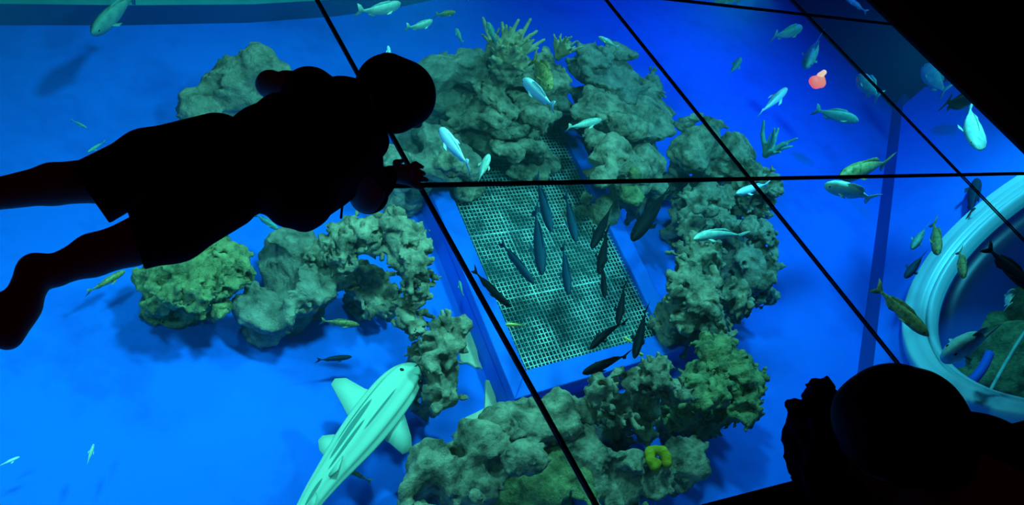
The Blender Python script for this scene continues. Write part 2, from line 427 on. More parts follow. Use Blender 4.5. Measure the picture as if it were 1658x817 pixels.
V, Fc = box_vf(((GX[0] + GX[-1]) / 2, GY[-1] + 0.025, -0.004), (GX[-1] - GX[0] + 0.1, 0.05, 0.018)); structure('trim_far', V, Fc, M['trim'])
V, Fc = box_vf((GX[0] - 0.025, (GY[0] + GY[-1]) / 2, -0.004), (0.05, GY[-1] - GY[0] + 0.1, 0.018)); structure('trim_left', V, Fc, M['trim'])

# glass floor: one pane per bay with dark sealant between
gf = tag(empty('floor_glass', (GX[0], GY[0], 0)), 'clear glass viewing floor in large panes with dark joints', kind='structure')
JW = 0.0105
for i in range(len(GX) - 1):
    for j in range(len(GY) - 1):
        V, Fc = box_vf((0, 0, 0), (GX[i + 1] - GX[i] - JW, GY[j + 1] - GY[j] - JW, 0.010))
        p = link('pane', mesh('pane', V, Fc), M['glass'], gf, smooth=False)
        p.location = ((GX[i + 1] + GX[i]) / 2 - GX[0], (GY[j + 1] + GY[j]) / 2 - GY[0], -0.005)
for x in GX[1:-1]:
    V, Fc = box_vf((0, 0, 0), (JW, GY[-1] - GY[0], 0.008)); p = link('joint', mesh('joint', V, Fc), M['joint'], gf, smooth=False)
    p.location = (x - GX[0], (GY[-1] - GY[0]) / 2, -0.005)
for y in GY[1:-1]:
    for i in range(len(GX) - 1):
        V, Fc = box_vf((0, 0, 0), (GX[i + 1] - GX[i] - JW, JW, 0.008)); p = link('joint', mesh('joint', V, Fc), M['joint'], gf, smooth=False)
        p.location = ((GX[i + 1] + GX[i]) / 2 - GX[0], y - GY[0], -0.005)
V, Fc = box_vf(((XL + XR) / 2, (YN + YF) / 2, (F - 0.06) / 2 - 0.06), (XR - XL - 0.02, YF - YN - 0.02, -F - 0.06 + 0.05))
wt = link('water', mesh('water', V, Fc), M['water'], smooth=False)
tag(wt, 'clear blue water filling the whole tank', 'water', kind='stuff')

# ------------------------------------------------------------------ submerged box with the wire grate
ZT = -2.75
NL, NRr, FL, FR = [np.array(p) for p in ((3.48, 2.75), (4.965, 2.93), (3.78, 5.25), (5.36, 5.33))]
bx = tag(empty('grate_box', (*NL, F)), 'raised blue box topped with a wire grate, amid the reef', 'box')
def rel(p): return np.array([p[0] - NL[0], p[1] - NL[1], p[2] - F])
def quad(u, v):
    return (1 - u) * (1 - v) * NL + u * (1 - v) * NRr + (1 - u) * v * FL + u * v * FR
def beam(name, c, z0, z1, mt, bev=0.008):
    V, Fc = prism([rel((*p, 0))[:2] for p in c], z0 - F, z1 - F); o = link(name, mesh(name, V, Fc), mt, bx, smooth=False)
    if bev: bevel(o, bev)
    return o
u0, u1, v0, v1 = 0.105, 0.905, 0.068, 0.95
beam('top_rail', [quad(0, 0), quad(1, 0), quad(u1, v0), quad(u0, v0)], ZT - 0.07, ZT, M['frame'])
beam('top_rail', [quad(u0, v1), quad(u1, v1), quad(1, 1), quad(0, 1)], ZT - 0.07, ZT, M['frame'])
beam('top_rail', [quad(0, 0), quad(u0, v0), quad(u0, v1), quad(0, 1)], ZT - 0.07, ZT, M['frame'])
beam('top_rail', [quad(u1, v0), quad(1, 0), quad(1, 1), quad(u1, v1)], ZT - 0.07, ZT, M['frame'])
e = 0.012
beam('side_panel', [quad(e, e), quad(e + .02, e + .02), quad(e + .02, 1 - e), quad(e, 1 - e)], F, ZT - 0.065, M['frame'], 0)
beam('side_panel', [quad(1 - e - .02, e + .02), quad(1 - e, e), quad(1 - e, 1 - e), quad(1 - e - .02, 1 - e)], F, ZT - 0.065, M['frame'], 0)
beam('end_panel', [quad(e, e), quad(1 - e, e), quad(1 - e - .02, e + .02), quad(e + .02, e + .02)], F, ZT - 0.065, M['frame'], 0)
beam('end_panel', [quad(e + .02, 1 - e - .02), quad(1 - e - .02, 1 - e - .02), quad(1 - e, 1 - e), quad(e, 1 - e)], F, ZT - 0.065, M['frame'], 0)
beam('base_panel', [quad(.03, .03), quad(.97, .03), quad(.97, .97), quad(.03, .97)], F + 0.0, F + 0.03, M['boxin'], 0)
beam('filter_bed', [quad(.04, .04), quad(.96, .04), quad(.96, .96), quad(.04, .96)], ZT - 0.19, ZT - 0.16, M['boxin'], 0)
gr = empty('grate'); gr.parent = bx
tag(gr, 'pale square-meshed wire grate')
V, Fc = box_vf((0, 0, 0), (1, 1, 1)); wire_me = mesh('wire', V, Fc); wire_me.materials.append(M['wire'])
def wire(a, b, z, w):
    o = bpy.data.objects.new('wire', wire_me); COL.objects.link(o); o.parent = gr
    a = rel((*a, z)); b = rel((*b, z)); d = b - a; o.location = (a + b) / 2; o.scale = (np.linalg.norm(d), w, w)
    o.rotation_euler = (0, 0, math.atan2(d[1], d[0]))
rr = random.Random(3)
NW, NL_ = 40, 62
for k in range(1, NW):
    u = u0 + (u1 - u0) * k / NW; wire(quad(u, v0), quad(u, v1), ZT - 0.03, 0.0055 if k % 11 else 0.009)
for k in range(1, NL_):
    v = v0 + (v1 - v0) * k / NL_; wire(quad(u0, v), quad(u1, v), ZT - 0.037, 0.0055 if k % 16 else 0.011)

# ------------------------------------------------------------------ reef rocks
def reef(name, label, lumps, style, mt, seed, cat='rock', foot=True, flat=0.8):
    """lumps: (px, py, r_px, height of the lump's centre above the tank floor)"""
    R = seedrand(seed); E = []
    for px, py, rp, hgt in lumps:
        c = at(px, py, F + hgt); r = rp * mpp(c) * 0.90
        E.append((c, np.array([r, r, r * flat])))
        if foot and hgt - 0.6 * r > 0: E.append((np.array([c[0] + .02, c[1] + 0.05, F + (hgt - .3 * r) / 2]), np.array([r * .66, r * .66, max((hgt - .3 * r) / 2 + .05, 0.1)])))
        for _ in range(5):
            d = R.normal(size=3); d /= np.linalg.norm(d); d[2] = d[2] * .7 + .15; s = r * R.uniform(.25, .48)
            E.append((c + d * r * 0.78, np.array([s * R.uniform(.9, 1.4), s * R.uniform(.9, 1.4), s * R.uniform(.6, 1.0)])))
    lo = np.min([c - r for c, r in E], 0) - 0.10; hi = np.max([c + r for c, r in E], 0) + 0.10; lo[2] = max(lo[2], F - 0.06)
    h = max(0.0125, float(np.prod(hi - lo) / 900000) ** (1 / 3))
    G = grid(lo, hi, h); D = np.full(G.shape[:3], 9.0)
    for c, r in E:
        l = c - r - 0.25; u = c + r + 0.25; i0 = np.maximum(((l - lo) / h).astype(int), 0); i1 = np.maximum(((u - lo) / h).astype(int) + 2, 0)
        s = (slice(i0[0], i1[0]), slice(i0[1], i1[1]), slice(i0[2], i1[2]))
        if min(D[s].shape) == 0: continue
        D[s] = smin(D[s], sd_ell(G[s], c, r), 0.05)
    band = (D < 0.12) & (D > -0.16); P = G[band]; d = D[band]
    bil = lambda f, k: np.abs(noise3(P * f, seed + k) * 2 - 1)
    pit = lambda f, k, t: np.clip(noise3(P * f, seed + k) - t, 0, 1)
    q = lambda f, k: noise3(P * f, seed + k) - .5
    if style == 'porous':
        d += 0.07 * q(5, 0) + 0.055 * (.35 - bil(8, 1)) + 0.045 * (.35 - bil(17, 2)) + 0.028 * (.35 - bil(36, 3)) + 0.55 * pit(9, 4, .62) + 0.34 * pit(19, 5, .62)
    elif style == 'ledge':
        A = np.array([3.0, 3.0, 10.0])
        d += 0.17 * q(A, 0) + 0.04 * (.35 - bil(9, 1)) + 0.034 * (.35 - bil(19, 2)) + 0.020 * (.35 - bil(40, 3)) + 0.85 * pit(np.array([4.0, 4.0, 10.]), 4, .56)
    elif style == 'bushy':
        d += 0.05 * q(6, 0) + 0.055 * (.35 - bil(13, 1)) + 0.05 * (.35 - bil(24, 2)) + 0.024 * (.35 - bil(44, 3)) + 0.20 * pit(14, 4, .60)
    elif style == 'knobby':
        d += 0.05 * q(6, 0) + 0.05 * (.35 - bil(10, 1)) + 0.05 * (.35 - bil(22, 2)) + 0.028 * (.35 - bil(42, 3)) + 0.26 * pit(17, 4, .58)
    else:
        d += 0.08 * q(4.5, 0) + 0.025 * (.35 - bil(8, 1)) + 0.020 * (.35 - bil(18, 2)) + 0.014 * (.35 - bil(38, 3)) + 0.45 * pit(5.5, 4, .64)
    D[band] = d
    base = np.array([(lo[0] + hi[0]) / 2, (lo[1] + hi[1]) / 2, F])
    D = np.maximum(D, (F - 0.03) - G[..., 2])
    D[0] = D[-1] = 1; D[:, 0] = D[:, -1] = 1; D[:, :, 0] = D[:, :, -1] = 1
    Vv, Q = biggest(*surface_net(D, lo, h))
    o = link(name, np_mesh(name, Vv - base, Q), mt); o.location = base
    return tag(o, label, cat, {'rock': 'reef rocks', 'stone': 'small stones on the reef'}.get(cat))
M['rock_shade'] = mat('shade_toned_rock', (0.22, 0.17, 0.12), 0.9, noise=((0.05, 0.055, 0.045), 9.0, 0.36, 0.66), bump=1.0, bscale=24, spec=0.1)  # shade of the recess between shelf stones put into this darker colour
RK, RG, GN, DK = M['rock'], M['rock_grey'], M['rock_green'], M['rock_shade']
reef('reef_rock', 'smooth pale boulder behind the lying child, left end of the reef', [(425, 112, 44, .55), (378, 150, 46, .4), (330, 185, 42, .3), (395, 125, 36, .45)], 'smooth', RG, 71)
reef('reef_rock', 'yellow-green lumpy coral rock beneath the lying child\'s shorts', [(318, 452, 66, .38), (352, 432, 46, .45), (262, 462, 42, .3), (330, 405, 34, .45)], 'bushy', GN, 2)
reef('reef_rock', 'grey-green boulder left of the rock arch, split by a dark shadow', [(440, 498, 52, .3), (492, 470, 46, .36), (472, 412, 50, .3), (535, 440, 34, .4), (470, 455, 40, .2)], 'smooth', RG, 43)
reef('rock_arch', 'porous rock arch bending over a small boulder', [(535, 412, 30, .5), (560, 394, 36, .65), (590, 380, 38, .72), (625, 376, 42, .75), (654, 398, 44, .75), (668, 435, 38, .7), (670, 475, 32, .6), (664, 515, 30, .45), (660, 560, 30, .2)], 'knobby', RK, 4, foot=False)
reef('reef_rock', 'small pale boulder sheltered under the rock arch', [(608, 470, 40, .3), (585, 460, 28, .25), (625, 490, 28, .2)], 'bushy', RK, 5)
reef('reef_rock', 'pitted rock pillar between the shark\'s snout and the blue box', [(718, 530, 36, .55), (712, 575, 36, .5), (714, 625, 34, .35)], 'porous', RK, 6)
reef('reef_rock', 'broad smooth boulder in front, right beside the shark\'s fin', [(712, 768, 52, .32), (772, 722, 48, .4), (690, 808, 46, .3), (765, 775, 50, .3), (735, 735, 34, .36)], 'smooth', RK, 7)
reef('reef_rock', 'rounded boulder at the box\'s near left corner', [(850, 690, 52, .38), (905, 682, 40, .42), (808, 700, 40, .4), (940, 672, 26, .4)], 'smooth', RK, 8)
reef('reef_rock', 'slanting ledged rock under the long seam at the bottom edge', [(862, 780, 48, .3), (905, 755, 36, .3), (820, 810, 38, .3), (935, 790, 30, .25)], 'ledge', GN, 9)
reef('reef_rock', 'craggy rock carrying the yellow sponge', [(980, 715, 46, .4), (1020, 745, 44, .38), (960, 750, 36, .35), (1050, 765, 34, .3), (990, 785, 34, .25)], 'ledge', RK, 10)
reef('reef_rock', 'rough overhanging rock along the box\'s near edge', [(975, 638, 34, .62), (1015, 615, 34, .66), (1058, 610, 36, .66), (1085, 640, 30, .6), (1000, 655, 30, .5), (1030, 680, 40, .2), (1085, 680, 34, .2), (985, 670, 30, .2)], 'porous', RK, 11)
reef('bushy_coral', 'bushy yellow-green coral head at the box\'s near right corner', [(1178, 600, 52, .5), (1140, 632, 46, .48), (1190, 648, 40, .42), (1160, 572, 34, .5), (1215, 610, 24, .45)], 'bushy', GN, 12, cat='coral')
reef('reef_rock', 'upright wedge of rock below the bushy coral', [(1112, 742, 30, .3), (1098, 768, 24, .2), (1128, 722, 22, .3)], 'smooth', RK, 13)
reef('reef_rock', 'low knobbly rock cut off by the bottom edge', [(1010, 822, 30, .2), (1058, 820, 20, .15)], 'bushy', GN, 14)
reef('reef_rock', 'hazy rounded boulder just right of the child\'s head', [(712, 125, 44, .65), (755, 122, 42, .7), (690, 150, 32, .5), (730, 160, 40, .5)], 'smooth', RG, 15)
reef('reef_rock', 'rugged ledged rock below the branching coral', [(815, 120, 44, .85), (800, 160, 46, .7), (850, 165, 44, .7), (880, 130, 34, .8), (770, 185, 36, .5)], 'ledge', RK, 16)
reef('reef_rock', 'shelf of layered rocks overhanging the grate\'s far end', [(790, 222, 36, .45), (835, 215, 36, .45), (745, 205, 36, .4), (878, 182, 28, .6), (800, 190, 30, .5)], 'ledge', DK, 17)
reef('reef_rock', 'shaded rock under the child\'s outstretched hand', [(672, 215, 34, .5), (655, 255, 34, .45), (700, 262, 36, .5), (655, 305, 26, .4), (745, 258, 34, .45), (715, 235, 30, .5), (668, 240, 30, .35)], 'smooth', RG, 18)
reef('reef_rock', 'flat stone lying on the box\'s left rail', [(752, 312, 26, .27), (775, 305, 18, .27)], 'smooth', RK, 19, foot=False)
reef('reef_rock', 'small stone resting on the far part of the grate', [(862, 268, 24, .27), (890, 262, 20, .27), (840, 272, 16, .27)], 'smooth', RK, 20, foot=False)
reef('reef_rock', 'domed rock with a dark cleft, highest of the far right reef', [(968, 112, 42, .8), (1015, 108, 44, .8), (995, 140, 44, .7), (1045, 140, 34, .6)], 'ledge', RG, 21)
reef('reef_rock', 'stepped rock in the middle of the far right reef', [(1000, 190, 46, .7), (1045, 205, 40, .6), (962, 180, 32, .7), (1050, 175, 34, .6)], 'ledge', RK, 22)
reef('reef_rock', 'bright-topped rock at the box\'s right rail, crossed by the horizontal seam', [(985, 258, 36, .72), (1045, 262, 36, .62), (1020, 292, 36, .62), (970, 285, 24, .72), (1060, 300, 24, .5)], 'smooth', RK, 23)
reef('reef_rock', 'brown boulder leading the right-hand reef, below the diagonal seam', [(1145, 222, 42, .75), (1115, 245, 34, .65), (1180, 255, 42, .65), (1108, 210, 22, .6), (1150, 275, 34, .5)], 'smooth', RK, 24)
reef('reef_rock', 'knobbly rock where the two seams cross', [(1232, 298, 34, .7), (1200, 290, 32, .6), (1235, 335, 28, .5)], 'porous', RK, 25)
reef('reef_rock', 'dark shaded rock midway down the right-hand reef', [(1130, 318, 34, .5), (1165, 322, 36, .5), (1118, 362, 30, .4), (1165, 365, 30, .4)], 'porous', RK, 26)
reef('reef_rock', 'pitted grey rock on the outer side of the right-hand reef', [(1222, 395, 36, .55), (1222, 445, 40, .5), (1195, 372, 28, .5), (1225, 480, 26, .35)], 'porous', RG, 27)
reef('reef_rock', 'porous rock beside the box\'s right rail, riddled with holes', [(1135, 415, 40, .6), (1128, 470, 48, .62), (1180, 485, 42, .5), (1112, 515, 26, .5), (1145, 530, 30, .45)], 'porous', RK, 28)
reef('pebble', 'small yellowish pebble just under the horizontal seam, above the right rail', [(1026, 318, 14, .60)], 'smooth', GN, 29, foot=False)

for k, (lab, lumps) in enumerate([
        ('long pale stone on the far reef, upper left of the layered shelf', [(738, 202, 15, .66), (758, 200, 17, .66), (774, 203, 12, .66)]),
        ('pale stone in the middle of the layered shelf', [(788, 194, 16, .72), (804, 192, 13, .72)]),
        ('knobbly pale stone right of the shelf middle', [(818, 207, 17, .68), (834, 212, 11, .66)]),
        ('small triangular stone just below the plump white fish', [(866, 184, 12, .78), (862, 192, 8, .76)]),
        ('flat stone at the shelf\'s right end, over the grate', [(878, 197, 13, .74), (897, 194, 11, .74)]),
        ('slanting oblong stone above the grate\'s far end', [(856, 210, 13, .66), (868, 220, 11, .64)]),
        ('broad pale stone right of the pale fish, lowest on the shelf', [(812, 238, 17, .60), (833, 241, 14, .60), (825, 252, 12, .56)]),
        ('small oblong stone close above the grate', [(852, 235, 11, .60), (866, 240, 9, .58)]),
        ('round stone under the bright blue-white fish', [(728, 262, 17, .66), (746, 268, 15, .64)]),
        ('pale jutting stone on the far right reef, near its middle', [(1005, 205, 18, .88), (1026, 208, 15, .86)]),
        ('pale block left of the jutting stone, by the box\'s far corner', [(963, 196, 13, .88), (975, 188, 12, .88)]),
        ('upright stone left below the jutting stone', [(965, 226, 14, .80), (960, 238, 11, .76)]),
        ('brightest greenish stone resting right above the horizontal seam', [(1028, 276, 16, .82), (1042, 272, 12, .80)]),
        ('lumpy pale stone near the top of the right-hand reef', [(1135, 346, 15, .68), (1155, 343, 17, .68)]),
        ('pointed yellowish stone at the silver fish\'s tail', [(1212, 368, 12, .74), (1220, 382, 13, .70)]),
        ('pale wedge-shaped stone left of the long seam in the near pile', [(836, 748, 14, .56), (854, 738, 15, .58)]),
        ('small pale stone at the very bottom of the near pile', [(764, 798, 15, .56), (780, 806, 14, .56)])]):
    reef('stone', lab, [(a, b, r, h - .07) for a, b, r, h in lumps], 'smooth', GN if k == 12 else RK, 60 + k, cat='stone', flat=.6, foot=False)
# pale sand patches beside the box
def patch(label, pts, seed):
    z = F; c = np.mean([at(*p, z) for p in pts], 0); R = seedrand(seed)
    P = []
    for a, b in zip(pts, pts[1:] + pts[:1]):
        for t in (0, .33, .66): P.append((a[0] * (1 - t) + b[0] * t + R.uniform(-2, 2), a[1] * (1 - t) + b[1] * t + R.uniform(-2, 2)))
    V, Fc = prism([(at(*p, z) - c)[:2] for p in P], -0.005, 0.018)
    o = link('sand_patch', mesh('sand_patch', V, Fc), M['sand'], smooth=False); o.location = (c[0], c[1], F); bevel(o, 0.006)
    return tag(o, label, 'sand', 'pale sand patches beside the box')
patch('larger pale sand patch beside the pitted rock pillar', [(748, 528), (762, 540), (775, 585), (782, 600), (762, 592), (744, 585), (742, 560)], 1)
patch('narrow pale sand strip at the box\'s near left foot', [(786, 618), (797, 622), (802, 650), (812, 668), (780, 686), (745, 692), (745, 681), (782, 662)], 2)

# corals
def branches(name, label, px, py, zb, hgt, spread, n, seed, r0, mt, sub=2, lean=(0, 0)):
    R = random.Random(seed); b = at(px, py, zb); caps = []
    for k in range(n):
        th = 2 * math.pi * k / n + R.uniform(-.3, .3); tilt = R.uniform(.15, 1.0) * spread
        d = np.array([math.cos(th) * tilt + lean[0], math.sin(th) * tilt + lean[1], 1.0]); d /= np.linalg.norm(d)
        L = hgt * R.uniform(.7, 1.15); mid = b + d * L * .55; tip = mid + (d + np.array([R.uniform(-.35, .35), R.uniform(-.35, .35), .15])) * L * .4
        caps += [(b, mid, r0, r0 * .8), (mid, tip, r0 * .8, r0 * .5)]
        for _ in range(sub):
            t = R.uniform(.3, .95); q = b + (mid - b) * t; e2 = d + np.array([R.uniform(-.9, .9), R.uniform(-.9, .9), R.uniform(0, .5)]); e2 /= np.linalg.norm(e2)
            caps.append((q, q + e2 * L * R.uniform(.25, .45), r0 * .65, r0 * .4))
    me = sdf_caps(name, [(np.asarray(a), np.asarray(c), ra, rb) for a, c, ra, rb in caps], 0.011, 0.015)
    me.transform(Matrix.Translation(Vector(-b)))
    o = link(name, me, mt); o.location = b
    return tag(o, label, 'coral')
branches('branching_coral', 'tan antler-like branching coral crowning the far reef', 812, 105, F + 1.0, 0.30, 1.7, 17, 5, 0.023, M['coral'], 6)
branches('branching_coral', 'small tufted coral on a stalk right of the antler-like coral', 903, 92, F + .93, 0.19, .8, 12, 6, 0.017, M['coral'], 4)
branches('branching_coral', 'dark forked coral sticking out over deep blue water', 1240, 250, F + .85, 0.26, 1.3, 6, 8, 0.020, M['f_teal'], 2)
# knot of rock under the small coral
reef('reef_rock', 'narrow shaded rock stalk under the small tufted coral', [(905, 105, 22, .8), (908, 140, 26, .6), (912, 168, 24, .5)], 'smooth', RG, 31)

# yellow sponge: a lobed cup
c = at(1066, 742, F + 0.45); s = mpp(c)
caps = []
for k in range(10):
    th = 2 * math.pi * k / 10; th2 = 2 * math.pi * (k + 1) / 10
    if k in (6, 7, 8): continue
    q = lambda t: c + np.array([math.cos(t) * 17 * s, math.sin(t) * 17 * s, 0.01 * math.sin(3 * t)])
    caps.append((q(th), q(th2), 7.5 * s, 8 * s))
caps.append((c - (0, 0, .10), c - (0, 0, .055), 13 * s, 12 * s))
me = sdf_caps('sponge', caps, 0.006, 0.012); me.transform(Matrix.Translation(Vector(-c)))
o = link('sponge', me, M['sponge']); o.location = c; tag(o, 'bright yellow cup-shaped sponge on the craggy rock', 'sponge')

# ------------------------------------------------------------------ shark
def loft(P, W, Hh, N=24, ridges=0, ramp=0.0, upv=(0, 0, 1)):
    """P spine points, W half widths, Hh half heights"""
    P = np.asarray(P, float); T = np.gradient(P, axis=0); V = []; Fc = []; upv = np.asarray(upv, float)
    for i in range(len(P)):
        t = T[i] / np.linalg.norm(T[i]); s = np.cross(t, upv); s /= np.linalg.norm(s); u = np.cross(s, t)
        for j in range(N):
            th = 2 * math.pi * j / N; cx, sy = math.cos(th), math.sin(th); k = 1.0
            if ridges and sy > 0: k = 1 + ramp * math.cos(ridges * (th - math.pi / 2)) * min(1, W[i] / max(W))
            V.append(P[i] + s * cx * W[i] * k + u * sy * Hh[i] * k)
    n = len(P)
    for i in range(n - 1):
        for j in range(N): Fc.append((i * N + j, i * N + (j + 1) % N, (i + 1) * N + (j + 1) % N, (i + 1) * N + j))
    Fc.append(tuple(range(N - 1, -1, -1))); Fc.append(tuple((n - 1) * N + j for j in range(N)))
    return V, Fc
def fin(pts, th):
    """thin solid fin from an outline of 3-D points"""
    pts = [np.asarray(p, float) for p in pts]; n = len(pts); nn = np.zeros(3); c = np.mean(pts, 0)
    for i in range(n): nn += np.cross(pts[i] - c, pts[(i + 1) % n] - c)
    nn /= np.linalg.norm(nn)
    V = [p + nn * th * .15 for p in pts] + [p - nn * th * .15 for p in pts] + [c + nn * th, c - nn * th]; Fc = []
    for i in range(n):
        j = (i + 1) % n; Fc += [(i, j, 2 * n), (n + j, n + i, 2 * n + 1), (j, i, n + i, n + j)]
    return V, Fc
def make_shark():
    z = -2.62; root = empty('zebra_shark', at(600, 680, z)); O = np.array(root.location)
    spine = [(672, 590), (668, 597), (657, 611), (640, 632), (618, 660), (596, 688), (574, 716), (553, 743), (533, 769), (513, 796), (496, 822), (480, 850), (462, 885), (440, 930), (415, 980)]
    wid = [6, 20, 31, 37, 38, 37, 34, 29, 24, 20, 16, 14, 12, 9, 3]
    sp = np.array([at(*p, z) for p in spine]); s = mpp(O)
    # finer spine
    t = np.linspace(0, len(sp) - 1, 60); idx = np.arange(len(sp))
    P = np.stack([np.interp(t, idx, sp[:, k]) for k in range(3)], 1); W = np.interp(t, idx, wid) * s
    for _ in range(3):
        P[1:-1] = (P[:-2] + 2 * P[1:-1] + P[2:]) / 4; W[1:-1] = (W[:-2] + 2 * W[1:-1] + W[2:]) / 4
    V, Fc = loft(P - O, W * .90, W * .56, 48, 9, .07)
    me = mesh('body', V, Fc); body = link('body', me, M['shark'], root)
    # dark streaks: strips along the ridges of the back
    def streak(i0, i1, a, wdt):
        V = []; Fc = []
        T = np.gradient(P, axis=0)
        for i in range(i0, i1 + 1):
            tt = T[i] / np.linalg.norm(T[i]); sd = np.cross(tt, [0, 0, 1]); sd /= np.linalg.norm(sd)
            f = max(0.0, math.sin(math.pi * (i - i0) / (i1 - i0))) ** .5 * wdt
            for da in (-f, f):
                th = a + da; k = 1 + .07 * math.cos(9 * (th - math.pi / 2)) * min(1, W[i] / W.max())
                V.append(P[i] - O + sd * math.cos(th) * W[i] * .90 * k * 1.012 + np.array([0, 0, 1]) * (math.sin(th) * W[i] * .56 * k * 1.03 + .003))
        for i in range(i1 - i0): Fc.append((2 * i, 2 * i + 1, 2 * i + 3, 2 * i + 2))
        link('streak', mesh('streak', V, Fc), M['shark_dark'], body)
    streak(22, 34, 1.32, .09); streak(18, 32, 1.0, .10); streak(12, 28, 0.72, .06); streak(36, 43, 1.35, .14); streak(14, 24, 1.62, .04)
    def px(p, dz=0): return at(*p, z + dz) - O
    V, Fc = fin([px((612, 636)), px((590, 629)), px((560, 612), -.02), px((542, 613), -.03), px((536, 622), -.03), px((550, 648), -.03), px((566, 678), -.02), px((585, 690))], .022); link('pectoral_fin', mesh('pectoral_fin', V, Fc), M['shark'], root)
    V, Fc = fin([px((648, 655)), px((655, 672), -.03), px((665, 705), -.05), px((667, 728), -.06), px((652, 735), -.06), px((632, 718), -.05), px((615, 706), -.02), px((620, 680))], .022); link('pectoral_fin', mesh('pectoral_fin', V, Fc), M['shark'], root)
    V, Fc = fin([px((556, 704)), px((540, 703), -.02), px((522, 705), -.03), px((515, 713), -.03), px((517, 728), -.03), px((528, 742), -.02), px((545, 740))], .012); link('pelvic_fin', mesh('pelvic_fin', V, Fc), M['shark'], root)
    V, Fc = fin([px((562, 745), -.02), px((580, 752), -.06), px((572, 762), -.07), px((552, 762), -.03)], .012); link('pelvic_fin', mesh('pelvic_fin', V, Fc), M['shark'], root)
    # dorsal fins lean on the back
    def dors(i0, i1, hh):
        a = P[i0] - O + np.array([0, 0, W[i0] * .55]); b = P[i1] - O + np.array([0, 0, W[i1] * .5]); d = b - a
        V, Fc = fin([a, a + d * .45 + np.array([.01, -.01, hh * .8]), a + d * .85 + np.array([.02, -.02, hh]), a + d * 1.02 + np.array([.01, -.01, hh * .35]), b], .012)
        link('dorsal_fin', mesh('dorsal_fin', V, Fc), M['shark'], root)
    dors(30, 35, .05); dors(39, 43, .04)
    V, Fc = fin([px((440, 925)), px((405, 960), .04), px((380, 1030), .05), px((410, 1010), 0), px((432, 985), -.03), px((446, 945))], .015); link('tail_fin', mesh('tail_fin', V, Fc), M['shark'], root)
    for q in ((650, 600), (681, 618)):
        o = link('eye', eye_me, M['eye'], root); o.location = px(q, .04); o.scale = (.016,) * 3
    return tag(root, 'pale zebra shark with ridged back gliding over the blue floor', 'shark')
def sphere_vf(n=10, k=7):
    V = [(0, 0, 1)]; Fc = []
    for i in range(1, k):
        a = math.pi * i / k
        for j in range(n): b = 2 * math.pi * j / n; V.append((math.sin(a) * math.cos(b), math.sin(a) * math.sin(b), math.cos(a)))
    V.append((0, 0, -1)); L = len(V) - 1
    for j in range(n): Fc.append((0, 1 + j, 1 + (j + 1) % n)); Fc.append((L, L - n + (j + 1) % n, L - n + j))
    for i in range(k - 2):
        for j in range(n): a = 1 + i * n + j; b = 1 + i * n + (j + 1) % n; Fc.append((a, a + n, b + n, b))
    return V, Fc
eye_me = mesh('eye', *sphere_vf()); eye_me.materials.append(M['eye'])
make_shark()

# ------------------------------------------------------------------ fish
# unit fish: length 1 along +X (head at +0.5), belly down
def fish_proto(depth, width, bend, mt, fork=0.5):
    xs = np.array([.5, .485, .45, .38, .28, .15, 0, -.14, -.26, -.34, -.38])
    hh = np.array([.04, .20, .45, .74, .94, 1., .92, .68, .40, .23, .20]) * depth
    ww = np.array([.05, .25, .52, .80, .97, 1., .86, .58, .30, .14, .08]) * width
    yb = bend * (xs - .1) ** 2
    P = np.stack([xs, yb, np.zeros_like(xs)], 1)
    V, Fc = loft(P, ww, hh, 14); parts = [('body', mesh('body', V, Fc), None)]
    y = lambda x: bend * (x - .1) ** 2
    V, Fc = fin([(-.36, y(-.36), .2 * depth), (-.44, y(-.44), .75 * depth + .02), (-.52, y(-.52), depth * .9 + .04), (-.45, y(-.45), 0), (-.52, y(-.52), -depth * .9 - .04), (-.44, y(-.44), -.75 * depth - .02), (-.36, y(-.36), -.2 * depth)], .008)
    parts.append(('tail_fin', mesh('tail_fin', V, Fc), None))
    V, Fc = fin([(.22, y(.22), depth * .92), (.12, y(.12), depth * 1.3), (-.08, y(-.08), depth * 1.22), (-.24, y(-.24), depth * .62), (-.2, y(-.2), depth * .42), (0, y(0), depth * .8)], .006)
    parts.append(('dorsal_fin', mesh('dorsal_fin', V, Fc), None))
    V, Fc = fin([(-.04, y(-.04), -depth * .8), (-.14, y(-.14), -depth * 1.12), (-.26, y(-.26), -depth * .6), (-.22, y(-.22), -depth * .4)], .006)
    parts.append(('anal_fin', mesh('anal_fin', V, Fc), None))
    for s in (-1, 1):
        V, Fc = fin([(.24, y(.24) + s * width * .85, -.01), (.14, y(.14) + s * (width + .05), -.04), (.04, y(.04) + s * (width + .04), -.05), (.14, y(.14) + s * width * .9, -.03)], .005)
        parts.append(('pectoral_fin', mesh('pectoral_fin', V, Fc), None))
    for _, me, _ in parts: me.materials.append(mt)
    eyes = [(.43, y(.43) + s * width * .58, depth * .16) for s in (-1, 1)]
    return parts, eyes, max(.009, depth * .085)
_protos = {}
SHAPES = {'slim': (.105, .075), 'mid': (.15, .09), 'deep': (.21, .095), 'flat': (.08, .15)}
